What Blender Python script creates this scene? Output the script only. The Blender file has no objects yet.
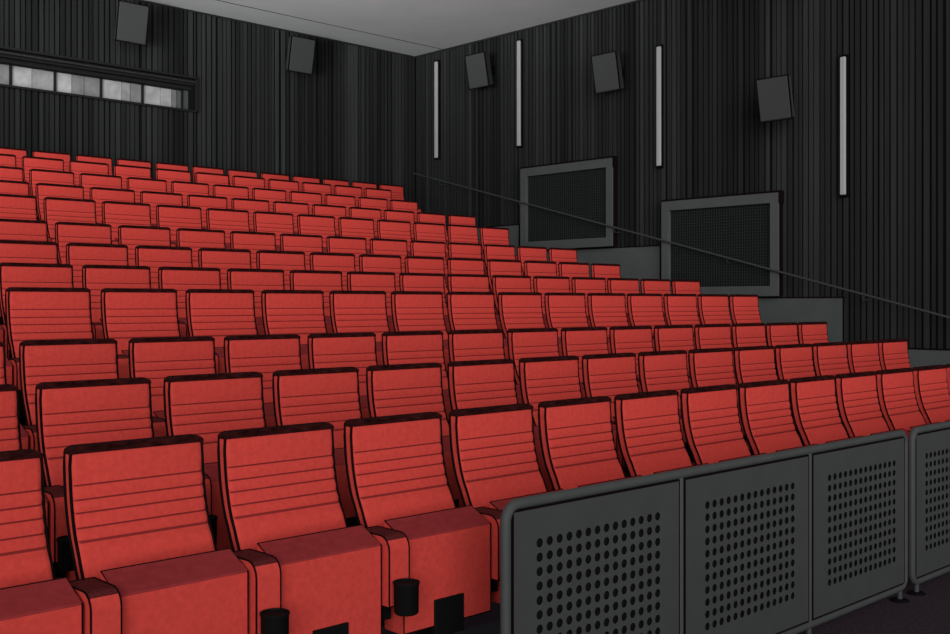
import bpy, math, random
from math import radians as R
from mathutils import Vector, Matrix
random.seed(11)
C = bpy.context.scene.collection
EYE = 1.585                      # eye height above the lowest floor

# ------------------------------------------------------------------ materials
def mat(name, col, rough=0.85, spec=0.1, vary=0.0, scale=30.0, bump=0.0, bscale=200.0, emit=None, stretch=None):
    m = bpy.data.materials.new(name); m.use_nodes = True
    nt = m.node_tree; b = nt.nodes['Principled BSDF']
    b.inputs['Base Color'].default_value = (*col, 1)
    b.inputs['Roughness'].default_value = rough
    b.inputs['Specular IOR Level'].default_value = spec
    if vary or bump:
        tc = nt.nodes.new('ShaderNodeTexCoord')
        src = tc.outputs['Object']
        if stretch:
            mp = nt.nodes.new('ShaderNodeMapping'); mp.inputs['Scale'].default_value = stretch
            nt.links.new(src, mp.inputs['Vector']); src = mp.outputs['Vector']
    if vary:
        n = nt.nodes.new('ShaderNodeTexNoise'); n.inputs['Scale'].default_value = scale; n.inputs['Detail'].default_value = 4
        nt.links.new(src, n.inputs['Vector'])
        r = nt.nodes.new('ShaderNodeValToRGB')
        r.color_ramp.elements[0].position = .3; r.color_ramp.elements[1].position = .7
        r.color_ramp.elements[0].color = (*[c*(1-vary) for c in col], 1)
        r.color_ramp.elements[1].color = (*[min(1, c*(1+vary)) for c in col], 1)
        nt.links.new(n.outputs['Fac'], r.inputs['Fac']); nt.links.new(r.outputs['Color'], b.inputs['Base Color'])
    if bump:
        n2 = nt.nodes.new('ShaderNodeTexNoise'); n2.inputs['Scale'].default_value = bscale
        nt.links.new(src, n2.inputs['Vector'])
        bp = nt.nodes.new('ShaderNodeBump'); bp.inputs['Strength'].default_value = bump; bp.inputs['Distance'].default_value = .002
        nt.links.new(n2.outputs['Fac'], bp.inputs['Height']); nt.links.new(bp.outputs['Normal'], b.inputs['Normal'])
    if emit:
        b.inputs['Emission Color'].default_value = (*emit[0], 1); b.inputs['Emission Strength'].default_value = emit[1]
    return m
M = {}
M['red'] = mat('red_fabric', (.52, .050, .040), .95, .05, vary=.09, scale=55, bump=.3)
M['pad_top_shade'] = mat('red_fabric_shaded_top', (.235, .026, .028), .95, .05, vary=.12, scale=25, bump=.3)  # darker red paints the shade on the pad's top face
M['arm_cap'] = mat('arm_cap_fabric', (.090, .014, .015), .95, .05, vary=.35, scale=120)
M['trim'] = mat('top_roll_fabric', (.022, .004, .004), .95, .03, vary=.7, scale=60, stretch=(.4, 1, 1))
M['thread'] = mat('seam_thread', (.22, .024, .022), .95, .02)
M['black'] = mat('black_outline', (.006, .003, .003), .9, .03)  # drawn outlines and dark gap shade put into black geometry
M['plastic'] = mat('black_plastic', (.004, .004, .004), .7, .08)
M['steel'] = mat('dark_grey_steel', (.053, .055, .055), .6, .15, vary=.06, scale=10)
M['sheet'] = mat('grey_perforated_sheet', (.047, .0485, .0485), .7, .1, vary=.05, scale=8)
M['hole'] = mat('hole_backing', (.006, .006, .006), .9, .02)
M['floor'] = mat('dark_carpet', (.046, .033, .044), .98, .02, vary=.3, scale=60, bump=.4)
M['riser'] = mat('dark_riser', (.07, .066, .074), .95, .03)
M['ceil'] = mat('grey_ceiling', (.62, .62, .62), .95, .02, vary=.03, scale=3)
M['line'] = mat('ceiling_joint', (.02, .02, .02), .95, .02)
M['ledge'] = mat('grey_ledge_paint', (.068, .073, .072), .9, .05, vary=.06, scale=4)
M['groove'] = mat('batten_backing', (.007, .0075, .008), .95, .02)
for i, g in enumerate((.0115, .016, .0205, .028, .037)):
    M['bat%d' % i] = mat('batten_tone_%s' % 'abcde'[i], (g*.98, g*1.0, g*1.01), .85, .08, vary=.18, scale=3, stretch=(6, 6, .15))
M['spk'] = mat('grey_speaker_cabinet', (.042, .044, .044), .8, .08)
M['grille'] = mat('speaker_cloth', (.049, .051, .051), .95, .04, vary=.08, scale=150)
M['mesh'] = mat('dark_grille_mesh', (.010, .011, .011), .9, .04)
M['wire'] = mat('grille_wire', (.022, .024, .024), .8, .05)
M['lamp'] = mat('strip_light_diffuser', (.26, .26, .26), .6, .1, emit=((1, 1, 1), .05))
M['rail'] = mat('handrail_metal', (.040, .042, .042), .6, .15)
for i, g in enumerate((.36, .27, .19, .09)):  # paler greys paint the reflection and the room beyond into the panes
    M['pane%d' % i] = mat('booth_pane_tone_%s' % 'abcd'[i], (g, g, g), .5, .2, vary=.18, scale=9)
M['frame'] = mat('window_frame_dark', (.014, .014, .014), .8, .08)

# ------------------------------------------------------------------ mesh builder
class MB:
    def __init__(s): s.v = []; s.f = []; s.m = []; s.names = []
    def mi(s, name):
        if name not in s.names: s.names.append(name)
        return s.names.index(name)
    def box(s, x0, x1, y0, y1, z0, z1, m, skip=''):
        b = len(s.v); k = s.mi(m)
        s.v += [(x0,y0,z0),(x1,y0,z0),(x1,y1,z0),(x0,y1,z0),(x0,y0,z1),(x1,y0,z1),(x1,y1,z1),(x0,y1,z1)]
        for f in ((3,2,1,0),(4,5,6,7),(0,1,5,4),(1,2,6,5),(2,3,7,6),(3,0,4,7)):
            s.f.append([b+i for i in f]); s.m.append(k)
        return s
    def bbox(s, x0, x1, y0, y1, z0, z1, m, r=.006):
        """box with chamfered edges along every side"""
        import itertools
        b = len(s.v); k = s.mi(m); idx = {}
        for sx, sy, sz in itertools.product((0,1),(0,1),(0,1)):
            cx, cy, cz = (x0,x1)[sx], (y0,y1)[sy], (z0,z1)[sz]
            dx, dy, dz = (r,-r)[sx], (r,-r)[sy], (r,-r)[sz]
            idx[sx,sy,sz,'x'] = len(s.v); s.v.append((cx, cy+dy, cz+dz))
            idx[sx,sy,sz,'y'] = len(s.v); s.v.append((cx+dx, cy, cz+dz))
            idx[sx,sy,sz,'z'] = len(s.v); s.v.append((cx+dx, cy+dy, cz))
        def add(l): s.f.append(l); s.m.append(k)
        for q in (0,1):
            o = ((0,0),(0,1),(1,1),(1,0))
            o = o if q == 0 else o[::-1]
            add([idx[q,a,c,'x'] for a,c in o]); add([idx[c,q,a,'y'] for a,c in o]); add([idx[a,c,q,'z'] for a,c in o])
        for a in (0,1):
            for c in (0,1):
                p = [idx[0,a,c,'y'], idx[1,a,c,'y'], idx[1,a,c,'z'], idx[0,a,c,'z']]
                add(p if (a^c) == 0 else p[::-1])
                p = [idx[a,0,c,'z'], idx[a,1,c,'z'], idx[a,1,c,'x'], idx[a,0,c,'x']]
                add(p if (a^c) == 0 else p[::-1])
                p = [idx[a,c,0,'x'], idx[a,c,1,'x'], idx[a,c,1,'y'], idx[a,c,0,'y']]
                add(p if (a^c) == 0 else p[::-1])
        for a,c,d in itertools.product((0,1),(0,1),(0,1)):
            p = [idx[a,c,d,'x'], idx[a,c,d,'y'], idx[a,c,d,'z']]
            add(p if (a+c+d) % 2 else p[::-1])
        return s
    def tube(s, pts, r, m, n=6, caps=True):
        k = s.mi(m); pts = [Vector(p) for p in pts]; b = len(s.v); up = None
        for i, p in enumerate(pts):
            t = (pts[min(i+1, len(pts)-1)] - pts[max(i-1, 0)]).normalized()
            if up is None:
                up = Vector((0,0,1)) if abs(t.z) < .9 else Vector((0,1,0))
            a = (up - t*up.dot(t)).normalized(); up = a; c = t.cross(a)
            for j in range(n):
                w = 2*math.pi*j/n
                s.v.append(tuple(p + a*math.cos(w)*r + c*math.sin(w)*r))
        for i in range(len(pts)-1):
            for j in range(n):
                q = (j+1) % n
                s.f.append([b+i*n+j, b+i*n+q, b+(i+1)*n+q, b+(i+1)*n+j]); s.m.append(k)
        if caps:
            s.f.append([b+j for j in range(n)][::-1]); s.m.append(k)
            e = b+(len(pts)-1)*n; s.f.append([e+j for j in range(n)]); s.m.append(k)
        return s
    def lathe(s, cx, cy, prof, m, n=20):
        k = s.mi(m); b = len(s.v)
        for r, z in prof:
            for j in range(n):
                a = 2*math.pi*j/n; s.v.append((cx+r*math.cos(a), cy+r*math.sin(a), z))
        for i in range(len(prof)-1):
            for j in range(n):
                q = (j+1) % n
                s.f.append([b+i*n+j, b+i*n+q, b+(i+1)*n+q, b+(i+1)*n+j]); s.m.append(k)
        s.f.append([b+j for j in range(n)][::-1]); s.m.append(k)
        e = b+(len(prof)-1)*n; s.f.append([e+j for j in range(n)]); s.m.append(k)
        return s
    def prism(s, prof, x0, x1, m, mats=None):
        """extrude a (y,z) outline along x; mats = material per outline edge"""
        b = len(s.v); n = len(prof)
        for x in (x0, x1):
            for y, z in prof: s.v.append((x, y, z))
        for i in range(n):
            q = (i+1) % n
            s.f.append([b+i, b+n+i, b+n+q, b+q]); s.m.append(s.mi(mats[i] if mats else m))
        s.f.append([b+i for i in range(n)]); s.m.append(s.mi(m))
        s.f.append([b+n+i for i in range(n)][::-1]); s.m.append(s.mi(m))
        return s
    def build(s, name, parent=None, smooth=False):
        me = bpy.data.meshes.new(name); me.from_pydata(s.v, [], s.f)
        for n in s.names: me.materials.append(M[n])
        me.polygons.foreach_set('material_index', s.m)
        me.validate(); me.update()
        import bmesh
        bm = bmesh.new(); bm.from_mesh(me); bmesh.ops.recalc_face_normals(bm, faces=bm.faces); bm.to_mesh(me); bm.free()
        if smooth:
            me.polygons.foreach_set('use_smooth', [True]*len(me.polygons))
            me.set_sharp_from_angle(angle=R(38))
        o = bpy.data.objects.new(name, me); C.objects.link(o)
        if parent: o.parent = parent
        return o
def empty(name, loc, rz=0):
    o = bpy.data.objects.new(name, None); C.objects.link(o)
    o.location = loc; o.rotation_euler = (0, 0, rz); o.empty_display_size = .1
    return o
def tag(o, label, cat, group=None):
    o['label'] = label; o['category'] = cat
    if group: o['group'] = group
def structure(o): o['kind'] = 'structure'; return o
def copy_tree(o, parent=None, skip=()):
    c = o.copy(); C.objects.link(c)
    if parent: c.parent = parent
    for ch in CH.get(o.name, ()):
        if ch.name.split('.')[0] not in skip: copy_tree(ch, c, skip)
    return c

# ------------------------------------------------------------------ seat layout
PITCH = .55
T = 1.130                                    # top of a backrest above its own floor
ROWY = [3.374 + .918*i for i in range(11)] + [13.53]
TOPS = [-0.4546, -0.318, -0.1819, 0.0841, 0.2532, 0.447, 0.6699, 0.9589, 1.1825, 1.4299, 1.6824, 1.8971]
FLOORZ = [t - T + EYE for t in TOPS]
RIGHT = [9.083, 9.358, 9.645, 9.918, 10.209, 9.939, 10.236, 9.962, 10.254, 10.00, 10.273, 11.325]   # centre of the last gap
FR = [0.0] * 12

# ------------------------------------------------------------------ the seat
def front_y(d):
    """how far in front of the rear plane the cushion's face is, d below its top"""
    pts = [(0,-.046),(.06,-.047),(.12,-.052),(.165,-.058),(.205,-.066),(.25,-.078),(.29,-.093),(.33,-.114),(.37,-.132),(.42,-.158),(.50,-.190)]
    for (a, ya), (b, yb) in zip(pts, pts[1:]):
        if d <= b: return ya + (yb-ya)*(d-a)/(b-a)
    return pts[-1][1]
HW = .231
def half_w(d): return HW - (.018 if d < .001 else .009 if d < .007 else .003 if d < .016 else 0)
SEAMS = [.12, .165, .205, .25, .29]
def make_seat():
    root = empty('cinema_seat', (0, 0, 0))
    # backrest cushion
    ds = [(0, 0, 0), (.006, 0, 0), (.015, 0, 0), (.026, 0, 0), (.07, .003, 0)]
    prev = .07
    for i, sdm in enumerate(SEAMS):
        h = .0042 if i == 4 else .0028
        if i: ds.append(((prev+sdm)/2, .004, 0))
        ds += [(sdm-h, 0, 1), (sdm, -.003, 1), (sdm+h, 0, 0)]
        prev = sdm
    ds += [(.33, .004, 0), (.37, .004, 0), (.42, .002, 0), (.50, 0, 0)]
    b = MB(); rows = []
    b.mi('red'); b.mi('thread')
    for d, out, _ in ds:
        y = front_y(d) - out; w = half_w(d); z = T - d; yr = front_y(d) + .046; e = .012
        ring = [(-w, y+e), (-w+.009, y+.002), (-w+.02, y), (w-.02, y), (w-.009, y+.002), (w, y+e), (w, yr), (-w, yr)]
        rows.append(len(b.v)); b.v += [(x, yy, z) for x, yy in ring]
    for i in range(len(rows)-1):
        for j in range(8):
            q = (j+1) % 8
            b.f.append([rows[i]+j, rows[i]+q, rows[i+1]+q, rows[i+1]+j])
            b.m.append(1 if ds[i][2] and j in (1, 2, 3) else 0)
    b.f.append([rows[0]+j for j in range(8)]); b.m.append(0)
    b.f.append([rows[-1]+j for j in range(8)][::-1]); b.m.append(0)
    back = b.build('backrest', root, True)
    # dark padded roll along the top edge
    t = MB(); k = t.mi('trim'); rr = []
    for d, g in ((-.004, -.003), (-.001, .003), (.008, .003), (.021, .003)):
        w = half_w(max(d, 0)) + g; y = -.046 - max(g, 0) + (.004 if g < 0 else 0); yr = .001 + max(g, 0) - (.004 if g < 0 else 0); z = T - d
        rr.append(len(t.v)); t.v += [(-w, y, z), (w, y, z), (w, yr, z), (-w, yr, z)]
    for i in range(3):
        for j in range(4):
            q = (j+1) % 4
            t.f.append([rr[i]+j, rr[i]+q, rr[i+1]+q, rr[i+1]+j]); t.m.append(k)
    t.f.append([rr[0]+j for j in range(4)]); t.m.append(k); t.f.append([rr[3]+j for j in range(4)][::-1]); t.m.append(k)
    tr = t.build('top_trim', back); tr['label'] = 'dark roll along the top of the backrest'
    # black tubes drawn as outlines; the rear one also darkens the gaps as shade
    dd = [.014, .06, .12, .165, .205, .25, .29, .33, .37, .42, .48]
    for off, pr_ in ((.006, .0050), (.0445, .0062)):
        p = MB()
        path = [(-(half_w(d)+.0005), front_y(d)+off, T-d) for d in dd]
        path = path + [(-x, y, z) for x, y, z in path[::-1]]
        p.tube(path, pr_, 'black', 6)
        p.build('edge_outline', back, True)
    # rear shell
    s = MB()
    pr = [(.0465+front_y(d), T-d) for d in (.03, .12, .2, .29, .37, .44)]
    prof = pr + [(y+.014, z) for y, z in pr[::-1]]
    s.prism(prof, -.222, .222, 'plastic')
    s.build('back_shell', root, True)['label'] = 'black rear shell'
    # folded seat pad
    hp = .2215; zb = T-.76; yf = -.337
    prof = [(yf, zb+.006), (yf, T-.416), (yf+.004, T-.409), (-.226, T-.357), (-.222, T-.362), (-.218, T-.40), (-.225, zb+.006), (-.231, zb), (yf+.006, zb)]
    mats = ['red', 'pad_top_shade', 'pad_top_shade', 'pad_top_shade', 'red', 'red', 'red', 'red', 'red']
    q = MB(); q.prism(prof, -hp, hp, 'red', mats)
    q.v = [(x+.007, y, z) for x, y, z in q.v]
    pad = q.build('seat_pad', root)
    pp = MB()
    loop = [(-hp, yf, T-.60), (-hp, yf, T-.414), (-hp, -.225, T-.358), (hp, -.225, T-.358), (hp, yf, T-.414), (hp, yf, zb+.003), (-hp, yf, zb+.003), (-hp, yf, T-.60)]
    pp.tube(loop, .0034, 'black', 5)
    pp.v = [(x+.007, y, z) for x, y, z in pp.v]
    pp.build('edge_outline', pad, True)
    hpl = MB(); hpl.bbox(-.069, .078, yf-.010, yf+.02, T-.80, T-.658, 'plastic', .002)
    hpl.build('hinge_plate', pad)['label'] = 'black plate at the foot of the pad'
    # pedestal
    g = MB()
    g.box(-.04, .04, -.325, -.20, .01, T-.765, 'plastic')
    g.box(-.09, .09, -.37, -.13, 0.0, .012, 'plastic')
    g.box(-.274, .274, -.215, -.165, T-.752, T-.69, 'plastic')
    g.build('pedestal', root)
    # armrest on the left-hand side (towards -x), shared with the neighbour
    def arm(sx):
        ax = sx*PITCH/2 + .010; hw = .046
        a = MB()
        top = T-.383; bot = T-.632; yf2 = -.371; r = .05
        arc = [(yf2 + r - r*math.cos(th), top - r + r*math.sin(th)) for th in [R(x) for x in (0, 22, 45, 68, 90)]]
        prof = [(yf2, bot)] + arc + [(-.185, top), (-.185, bot)]
        mats = ['red', 'red', 'red', 'arm_cap', 'arm_cap', 'arm_cap', 'red', 'red']
        a.prism(prof, ax-hw, ax+hw, 'red', mats)
        a.box(ax-.024, ax+.024, -.186, .01, top-.12, top-.03, 'plastic')
        a.box(ax-.020, ax+.020, -.30, -.17, T-.70, bot+.001, 'plastic')
        ob = a.build('armrest', root)
        pm = MB()
        half = [(ax-hw, y, z) for y, z in prof[:-1]]
        pm.tube(half + [(2*ax-x, y, z) for x, y, z in half[::-1]] + [half[0]], .0032, 'black', 5)
        pm.build('edge_outline', ob, True)
        c = MB(); cy = yf2-.050
        c.lathe(ax-.009, cy, [(.040, T-.650), (.044, T-.645), (.045, T-.548), (.048, T-.544), (.048, T-.537), (.042, T-.537), (.041, T-.543)], 'plastic', 20)
        cb = c.build('cup_holder', root, True); cb['label'] = 'black round cup holder'
        return ob, cb
    arm(-1); ra, rc = arm(1)
    return root, ra, rc
CH = {}
seat0, right_arm, right_cup = make_seat()
bpy.context.view_layer.update()
for o in C.objects:
    if o.parent: CH.setdefault(o.parent.name, []).append(o)
right_children = {right_arm.name, right_cup.name}
ORD = ['', 'front', 'second', 'third', 'fourth', 'fifth', 'sixth', 'seventh', 'eighth', 'ninth', 'tenth', 'eleventh', 'back']
NUM = ['', 'first', 'second', 'third', 'fourth', 'fifth', 'sixth', 'seventh', 'eighth', 'ninth', 'tenth', 'eleventh', 'twelfth', 'thirteenth', 'fourteenth', 'fifteenth', 'sixteenth', 'seventeenth']
def copy_seat(last):
    r = seat0.copy(); C.objects.link(r)
    for ch in CH[seat0.name]:
        if not last and ch.name in right_children: continue
        copy_tree(ch, r)
    return r
COT0 = .358     # left border of the view: x = COT0 * y
seats = []
for i in range(12):
    y = ROWY[i]; k = 0
    xs = []
    x = RIGHT[i] - PITCH/2
    while x > COT0*(y-.2) - .30:
        xs.append(x); x -= PITCH
    for j, x in enumerate(xs):            # j = 0 is the aisle end on the right
        o = copy_seat(j == 0)
        o.location = (x, y, FLOORZ[i])
        rownm = {0: 'the front row', 11: 'the back row'}.get(i, 'the %s row from the front' % ORD[i+1])
        if i == 0:
            n = len(xs) - j
            lab = 'red folding cinema seat with dark top edge, %s from the left in the front row' % NUM[n] if n > 1 else 'red folding cinema seat cut by the left photo edge, front row'
        else:
            lab = 'red cinema seat, %s from the right-hand aisle in %s' % (NUM[j+1], rownm) if j else 'red cinema seat at the right-hand aisle end of %s' % rownm
        tag(o, lab, 'seat', 'red cinema seats in %s' % rownm.replace(' against the rear wall', ''))
        seats.append(o)
# remove the prototype
def kill(o):
    for ch in CH.get(o.name, []): kill(ch)
    bpy.data.objects.remove(o)
kill(seat0)

# ------------------------------------------------------------------ setting
XW = 12.30; YB = 14.38; ZC = 4.295 + EYE
X0 = -3.0; Y0 = -3.0
f = MB()
edges = [Y0] + [ROWY[i] + .12 for i in range(11)] + [YB]
for i in range(12):
    f.box(X0, XW, edges[i], edges[i+1], -.3, FLOORZ[i], 'floor')
    if i:
        f.box(X0, XW-.1, edges[i]-.004, edges[i], FLOORZ[i-1], FLOORZ[i], 'riser')
structure(f.build('floor'))

def batten_run(mb, a0, a1, place, seams=()):
    """battens of uneven width from a0 to a1; place(a, b, depth, material)"""
    a = a0; run = 0; tone = 2
    while a < a1:
        w = random.uniform(.036, .062); g = random.uniform(.016, .034)
        if random.random() < .10: g += .03
        if run <= 0: run = random.randint(2, 9); base = random.choice((0, 1, 1, 2, 2, 3))
        run -= 1
        tone = max(0, min(4, base + random.choice((-1, 0, 0, 1, 1))))
        b = min(a+w, a1)
        if not any(s0-.005 < a < s0+.03 for s0 in seams):
            place(a, b, random.uniform(.018, .034), 'bat%d' % tone)
        a += w + g
WX1 = 8.03; WZ0 = 2.83+EYE; WZ1 = 3.29+EYE; BX0 = 3.2; ZB0 = FLOORZ[11]-.2
w = MB()
w.box(BX0, WX1, YB, YB+.45, ZB0, WZ0, 'groove'); w.box(BX0, WX1, YB, YB+.45, WZ1, ZC+.1, 'groove')
w.box(WX1, XW+.2, YB, YB+.45, ZB0, ZC+.1, 'groove')
def pb(a, b, d, m):
    if a < WX1:
        b2 = min(b, WX1)
        w.box(a, b2, YB-d, YB, ZB0, WZ0-.03, m); w.box(a, b2, YB-d, YB, WZ1+.03, ZC, m)
    else: w.box(a, b, YB-d, YB, ZB0, ZC, m)
batten_run(w, BX0, XW-.03, pb, (WX1, 8.52))
structure(w.build('wall_back'))
w2 = MB()
w2.box(XW, XW+.2, 1.0, YB+.45, -.3, ZC+.1, 'groove')
batten_run(w2, 1.0, YB-.05, lambda a, b, d, m: w2.box(XW-d, XW, a, b, 0, ZC, m), ())
structure(w2.build('wall_right'))
c = MB()
c.box(5.0, XW+.2, 13.625, YB+.45, ZC, ZC+.15, 'ceil'); c.box(5.0, XW+.2, 6.0, 13.61, ZC, ZC+.15, 'ceil')
c.box(5.0, XW+.2, 13.609, 13.626, ZC-.003, ZC+.14, 'line')
structure(c.build('ceiling'))
t = MB()
t.box(BX0, XW-.03, YB-.045, YB-.0345, ZC-.028, ZC, 'line')
structure(t.build('trim_1'))
t = MB(); t.box(XW-.045, XW-.0345, 6.0, YB-.05, ZC-.028, ZC, 'line'); structure(t.build('trim_2'))

# projection booth window band in the back wall
t = MB()
t.box(BX0, WX1+.02, YB-.06, YB+.02, WZ1, WZ1+.03, 'frame')
t.box(BX0, WX1+.02, YB-.06, YB+.02, WZ0-.03, WZ0, 'frame')
t.box(WX1, WX1+.025, YB-.06, YB+.02, WZ0-.03, WZ1+.03, 'frame')
t.box(BX0, WX1, YB-.035, YB+.01, WZ1-.055, WZ1-.035, 'bat3')
t.box(BX0, WX1, YB+.02, YB+.10, WZ1-.09, WZ1-.002, 'frame')
t.box(BX0, WX1, YB+.10, YB+.16, WZ1-.14, WZ1-.002, 'frame')
t.box(BX0, WX1, YB+.30, YB+.45, WZ0, WZ1, 'frame')
t.box(7.945, WX1-.004, YB+.19, YB+.30, WZ0+.02, WZ1-.10, 'ledge')
structure(t.build('trim_3'))
wx = [4.22, 4.83, 5.44, 6.03, 6.68, 7.30, 7.93]
tones = [((0, .5), (2, .5)), ((0, .5), (2, .5)), ((0, .48), (1, .52)), ((0, .36), (2, .28), (2, .36)), ((0, .5), (1, .22), (2, .28)), ((0, .45), (0, .30), (2, .12), (3, .13))]
for i in range(6):
    a, b = wx[i]+.012, wx[i+1]-.012
    y0 = YB+.20
    fr = MB()
    for q in ((a-.012, a, 0), (b, b+.012, 0)): fr.box(q[0], q[1], y0-.03, y0+.06, WZ0+.03, WZ1-.13, 'frame')
    fr.box(a-.012, b+.012, y0-.03, y0+.06, WZ0+.0, WZ0+.04, 'frame'); fr.box(a-.012, b+.012, y0-.03, y0+.06, WZ1-.15, WZ1-.02, 'frame')
    wn = structure(fr.build('window_%d' % (i+1)))
    x = a
    for k, (tn, fr_) in enumerate(tones[i]):
        x1 = x + (b-a)*fr_
        pm = MB(); pm.box(x+.004, x1-.004, y0+.004*(k % 2), y0+.012+.004*(k % 2), WZ0+.04, WZ1-.15, 'pane%d' % tn)
        pm.build('pane', wn); x = x1

# ------------------------------------------------------------------ stepped ledge along the right wall + grille panels
XL = XW-.08
steps = [(11.79, YB, 1.223), (9.075, 11.79, .79), (6.366, 9.075, .06), (3.65, 6.366, -.533)]
l = MB()
def tier_floor(y):
    for i in range(12):
        if edges[i] <= y < edges[i+1]: return FLOORZ[i]
    return FLOORZ[11]
for y0, y1, z in steps:
    z += EYE
    l.box(XL, XW, y0, y1-.002, 0, z, 'ledge')
    l.box(XL-.008, XW, y0-.006, y1-.004, z, z+.016, 'black')
    l.box(XL-.006, XL+.02, y0-.012, y0, 0, z, 'black')
lo = structure(l.build('trim_4'))
def grille(y0, y1, zb, zt, label):
    """y0 is the end nearer the seats' front"""
    t_ = empty('wall_grille', (XL, (y0+y1)/2, zb))
    hw = (y1-y0)/2; H = zt-zb; fw = .13
    m = MB()
    X_ = 0.0
    m.bbox(-.09, X_-.001, -hw, -hw+fw, 0, H, 'ledge', .006); m.bbox(-.09, X_-.001, hw-fw, hw, 0, H, 'ledge', .006)
    m.bbox(-.09, X_-.001, -hw+fw, hw-fw, H-fw, H, 'ledge', .003); m.bbox(-.09, X_-.001, -hw+fw, hw-fw, 0, fw, 'ledge', .003)
    m.box(-.094, X_, -hw-.012, hw, H, H+.022, 'black'); m.box(-.094, X_, -hw-.022, -hw, H-.14, H+.022, 'black'); m.box(-.08, X_, -hw-.008, -hw, 0, H, 'black')  # black strips stand for outlines and the shadow at the top corner
    m.build('frame', t_)
    g = MB(); g.box(-.04, -.02, -hw+fw, hw-fw, fw, H-fw, 'mesh')
    n = int((2*hw-2*fw)/.038)
    for i in range(1, n):
        yy = -hw+fw+i*(2*hw-2*fw)/n; g.box(-.05, -.04, yy-.003, yy+.003, fw, H-fw, 'wire')
    n = int((H-2*fw)/.038)
    for i in range(1, n):
        zz = fw+i*(H-2*fw)/n; g.box(-.054, -.044, -hw+fw, hw-fw, zz-.004, zz+.004, 'wire')
    g.build('grille_mesh', t_)
    tag(t_, label, 'grille', 'framed dark grilles on the right wall')
# image-derived extents on the plane of the ledge
grille(9.84, 11.68, .79+EYE+.025, 2.085+EYE, 'grey framed dark grille on the right wall, the farther one near the back rows')
grille(7.18, 8.99, .06+EYE+.025, 1.392+EYE, 'grey framed dark grille on the right wall, the larger nearer one')

# handrail
h = empty('handrail', (12.10, 9.6, 1.0+EYE))
tag(h, 'thin grey sloping handrail running down along the right wall', 'handrail')
m = MB(); P0 = Vector((0, 14.20-9.6, 2.235-1.0)); P1 = Vector((0, 3.2-9.6, -.645-1.0))
m.tube([P0, P1], .014, 'rail', 10); m.build('rail', h, True)
for k in range(6):
    p = P0.lerp(P1, .06+.17*k)
    m = MB(); m.tube([p+Vector((0, 0, -.01)), p+Vector((.03, 0, -.07)), p+Vector((.165, 0, -.07))], .006, 'rail', 6)
    m.build('bracket', h, True)

# strip lights on the right wall
for (y, z0, z1, lab) in ((13.75, 2.466, 4.10, 'white vertical strip light nearest the far room corner'),
                    (11.80, 2.465, 4.114, 'white vertical strip light above the farther wall grille'),
                    (9.10, 1.904, 3.56, 'white vertical strip light at the left edge of the nearer wall grille'),
                    (6.37, 1.305, 2.97, 'white vertical strip light farthest right, largest of the four')):
    s = empty('strip_light', (XW-.035, y, z0+EYE))
    tag(s, lab, 'wall light', 'vertical strip lights on the right wall')
    L = z1-z0
    m = MB(); m.box(-.02, .035, -.05, .05, -.028, L+.028, 'black'); m.build('back_plate', s)
    m = MB(); m.bbox(-.055, -.02, -.034, .034, 0, L, 'lamp', .008); m.build('diffuser', s)
    for za_, zb_ in ((-.022, 0), (L, L+.022)):
        m = MB(); m.bbox(-.06, -.02, -.04, .04, za_, zb_, 'black', .003); m.build('end_cap', s)

# loudspeakers
def speaker(loc, face, label, up=False):
    """face: heading of the front in degrees"""
    r = empty('wall_speaker', loc, R(face))
    tag(r, label, 'loudspeaker', 'grey wall loudspeakers')
    TL = Matrix.Rotation(R(11), 3, 'Y')                # front (+x) tips downwards
    def rot(mb): mb.v = [tuple(TL @ Vector(v)) for v in mb.v]; return mb
    m = MB(); b = len(m.v); k = m.mi('spk')
    # tapered cabinet, narrower at the rear
    fw, rw, hh, d = .215, .17, .262, .15
    prof = [(0, fw), (-.02, fw+.004), (-d+.02, rw+.004), (-d, rw)]
    rings = []
    for (x, ww), hz in zip(prof, (hh-.004, hh, hh-.02, hh-.026)):
        rings.append(len(m.v)); m.v += [(x, -ww, -hz), (x, ww, -hz), (x, ww, hz), (x, -ww, hz)]
    for i in range(3):
        for j in range(4):
            q = (j+1) % 4; m.f.append([rings[i]+j, rings[i]+q, rings[i+1]+q, rings[i+1]+j]); m.m.append(k)
    m.f.append([rings[0]+j for j in range(4)]); m.m.append(k); m.f.append([rings[3]+j for j in range(4)][::-1]); m.m.append(k)
    rot(m).build('cabinet', r)
    m = MB(); m.bbox(.0005, .012, -fw+.006, fw-.006, -hh+.01, hh-.01, 'grille', .004); rot(m).build('speaker_grille', r)
    m = MB()
    m.box(-.013, .008, -fw-.009, -fw+.001, -hh-.008, hh+.008, 'black'); m.box(-.013, .008, fw-.001, fw+.009, -hh-.008, hh+.008, 'black')
    m.box(-.013, .008, -fw-.009, fw+.009, hh-.002, hh+.009, 'black'); m.box(-.013, .008, -fw-.009, fw+.009, -hh-.012, -hh+.002, 'black')
    rot(m).build('rim', r)
    m = MB()
    m.tube([(-.14, 0, .05), (-.335, 0, .05)], .018, 'plastic', 8); m.box(-.35, -.335, -.06, .06, -.02, .12, 'plastic')
    if up: m.tube([(-.10, 0, .22), (-.10, 0, .42)], .016, 'plastic', 8); m.box(-.15, -.05, -.05, .05, .37, .385, 'plastic')
    m.build('bracket', r)
speaker((XW-.40, 12.41, 3.69+EYE), 180, 'grey wall loudspeaker between the two farthest strip lights')
speaker((XW-.40, 9.78, 3.255+EYE), 180, 'grey wall loudspeaker high above the right side of the farther grille')
speaker((XW-.40, 7.11, 2.52+EYE), 180, 'grey wall loudspeaker above the nearer grille, lowest on the right wall')
speaker((9.65, YB-.40, 3.84+EYE), 270, 'grey loudspeaker under the ceiling on the back wall, right of the booth windows')
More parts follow.
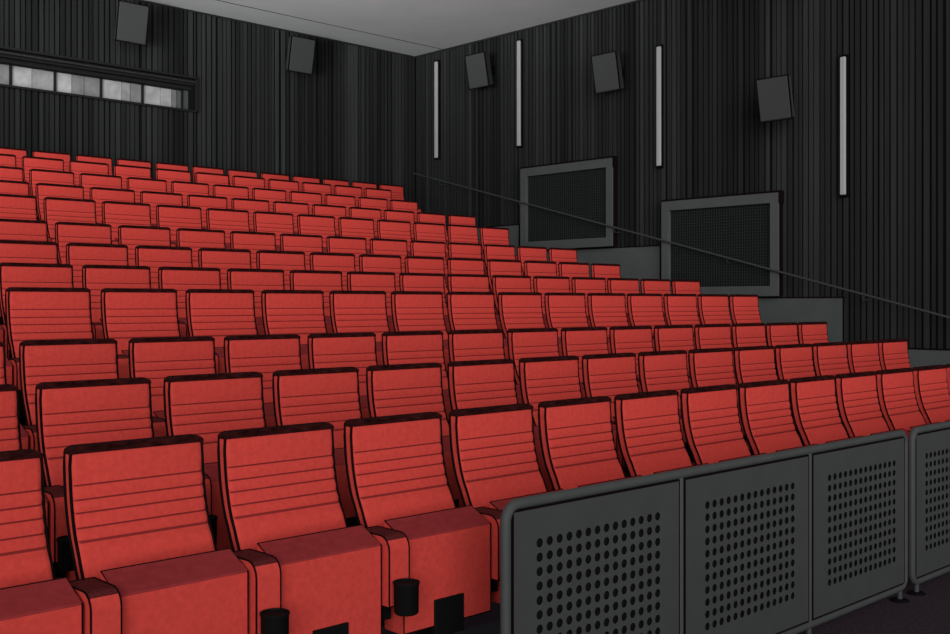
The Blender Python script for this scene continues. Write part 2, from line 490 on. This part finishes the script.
speaker((6.86, YB-.40, 3.84+EYE), 270, 'grey loudspeaker on the back wall above the projection booth windows')

# ------------------------------------------------------------------ barrier in front of the first row
FY = 2.60; ZT = -.675+EYE; ZBm = -1.535+EYE; TR = .019
UW = 3.073
def barrier(x0, label):
    r = empty('barrier', (x0, FY, 0))
    tag(r, label, 'barrier', 'grey perforated barriers in front of the seats')
    W = UW
    m = MB(); rad = .055; zt = ZT-TR; zb = ZBm+TR; a, b = TR, W-TR
    pts = []
    for cx, cz, a0 in ((b-rad, zt-rad, 0), (a+rad, zt-rad, 90), (a+rad, zb+rad, 180), (b-rad, zb+rad, 270)):
        for k in range(7):
            th = R(a0 + 15*k); pts.append((cx+rad*math.cos(th), 0, cz+rad*math.sin(th)))
    pts.append(pts[0]); pts.append(pts[1])
    # closed loop: seed the frame with a fixed side vector
    k_ = m.mi('steel'); n = 10; base = len(m.v); P = [Vector(p) for p in pts[:-2]]; N = len(P)
    for i, p in enumerate(P):
        t_ = (P[(i+1) % N]-P[i-1]).normalized(); s_ = Vector((0, 1, 0)); u_ = t_.cross(s_)
        for j in range(n):
            w_ = 2*math.pi*j/n; m.v.append(tuple(p + s_*math.cos(w_)*TR + u_*math.sin(w_)*TR))
    for i in range(N):
        for j in range(n):
            q = (j+1) % n; i2 = (i+1) % N
            m.f.append([base+i*n+j, base+i*n+q, base+i2*n+q, base+i2*n+j]); m.m.append(k_)
    m.build('frame', r, True)
    pw = W/3
    for k in (1, 2):
        m = MB(); m.tube([(pw*k, 0, zb), (pw*k, 0, zt)], .015, 'steel', 10); m.build('post', r, True)
    for k in range(3):
        xa = pw*k + (.046 if k == 0 else .022); xb = pw*(k+1) - (.046 if k == 2 else .022)
        za, zc = zb+.026, zt-.024
        NC, NR = 14, 11
        cw = .0525; ch = .0505
        hx0 = (pw*(k+.5)) - NC*cw/2 + .006; hz0 = (za+zc)/2 - NR*ch/2 + .010
        m = MB(); ki = m.mi('sheet'); hole = m.mi('hole')
        yA, yB_ = -.012, -.004
        # perforated field
        hr = .0165; ns = 12
        for ci in range(NC):
            for ri in range(NR):
                cx = hx0+(ci+.5)*cw; cz = hz0+(ri+.5)*ch
                b0 = len(m.v)
                for y_ in (yA, yB_):
                    for j in range(ns):
                        th = 2*math.pi*j/ns + math.pi/ns; m.v.append((cx+hr*math.cos(th), y_, cz+hr*math.sin(th)))
                o0 = len(m.v)
                for j in range(ns):
                    th = 2*math.pi*j/ns + math.pi/ns; c_, s_ = math.cos(th), math.sin(th); q = max(abs(c_), abs(s_))
                    m.v.append((cx+cw/2*c_/q, yA, cz+ch/2*s_/q))
                corners = len(m.v)
                for sx, sz in ((1,1),(-1,1),(-1,-1),(1,-1)): m.v.append((cx+sx*cw/2, yA, cz+sz*ch/2))
                for j in range(ns):
                    q = (j+1) % ns
                    m.f.append([b0+j, b0+q, o0+q, o0+j]); m.m.append(ki)
                    m.f.append([b0+q, b0+j, b0+ns+j, b0+ns+q]); m.m.append(hole)
        hx1 = hx0+NC*cw; hz1 = hz0+NR*ch
        m.box(xa, hx0, yA, yB_, za, zc, 'sheet'); m.box(hx1, xb, yA, yB_, za, zc, 'sheet')
        m.box(hx0, hx1, yA, yB_, za, hz0, 'sheet'); m.box(hx0, hx1, yA, yB_, hz1, zc, 'sheet')
        pn = m.build('perforated_panel', r)
        e = MB(); e.box(xa-.004, xb+.004, yB_+.0005, yB_+.004, za-.004, zc+.004, 'hole')
        for q in ((xa-.005, xa+.001), (xb-.001, xb+.005)): e.box(q[0], q[1], yA-.001, yB_, za-.005, zc+.005, 'black')
        e.box(xa, xb, yA-.001, yB_, zc-.001, zc+.006, 'black'); e.box(xa, xb, yA-.001, yB_, za-.006, za+.001, 'black')
        e.build('backing', pn)
    for xx in (.075, pw, 2*pw, W-.075):
        m = MB(); m.lathe(xx, 0, [(.0135, .008), (.0135, zb)], 'steel', 16)
        fo = m.build('foot', r, True)
        d = MB(); d.lathe(xx, 0, [(.048, .0), (.048, .008), (.040, .012), (.014, .014)], 'plastic', 18); d.build('rubber_pad', fo, True)
    return r
barrier(2.61, 'dark grey tube-framed barrier of three perforated panels before the front seats')
barrier(5.735, 'dark grey perforated barrier cut off by the right edge of the photo')

# ------------------------------------------------------------------ light, camera
sd = bpy.data.lights.new('front_fill_sun', 'SUN'); sd.energy = 2.9; sd.angle = R(50)  # unseen soft sun added to light the room evenly from the front
so = bpy.data.objects.new('front_fill_sun', sd); C.objects.link(so)
dirv = Vector((math.cos(R(52)), math.sin(R(52)), -math.tan(R(7))))
so.rotation_euler = dirv.to_track_quat('-Z', 'Y').to_euler(); so.location = (-4, -6, 4)
wd = bpy.data.worlds.new('world'); bpy.context.scene.world = wd; wd.use_nodes = True
wd.node_tree.nodes['Background'].inputs[0].default_value = (1, 1, 1, 1); wd.node_tree.nodes['Background'].inputs[1].default_value = .30
al = bpy.data.lights.new('ceiling_fill', 'AREA'); al.shape = 'RECTANGLE'; al.size = 5; al.color = (.97, 1, 1); al.size_y = 3; al.energy = 740; al.spread = R(60)  # unseen area lamp added to brighten the ceiling
ao = bpy.data.objects.new('ceiling_fill', al); C.objects.link(ao); ao.location = (-2.5, 6.5, 3.3)
ao.rotation_euler = Vector((math.cos(R(25))*math.cos(R(31)), math.sin(R(25))*math.cos(R(31)), math.sin(R(31)))).to_track_quat('-Z', 'Y').to_euler()
cd = bpy.data.cameras.new('camera'); co = bpy.data.objects.new('camera', cd); C.objects.link(co)
co.location = (0, 0, EYE); co.rotation_euler = (R(90), 0, R(46.3-90)); cd.sensor_width = 36; cd.lens = 1082/950*36
cd.shift_y = -14/950; cd.clip_end = 200
sc = bpy.context.scene; sc.camera = co
sc.view_settings.view_transform = 'Standard'; sc.view_settings.look = 'None'; sc.view_settings.gamma = 1; sc.view_settings.exposure = 0
sc.view_settings.use_curve_mapping = False
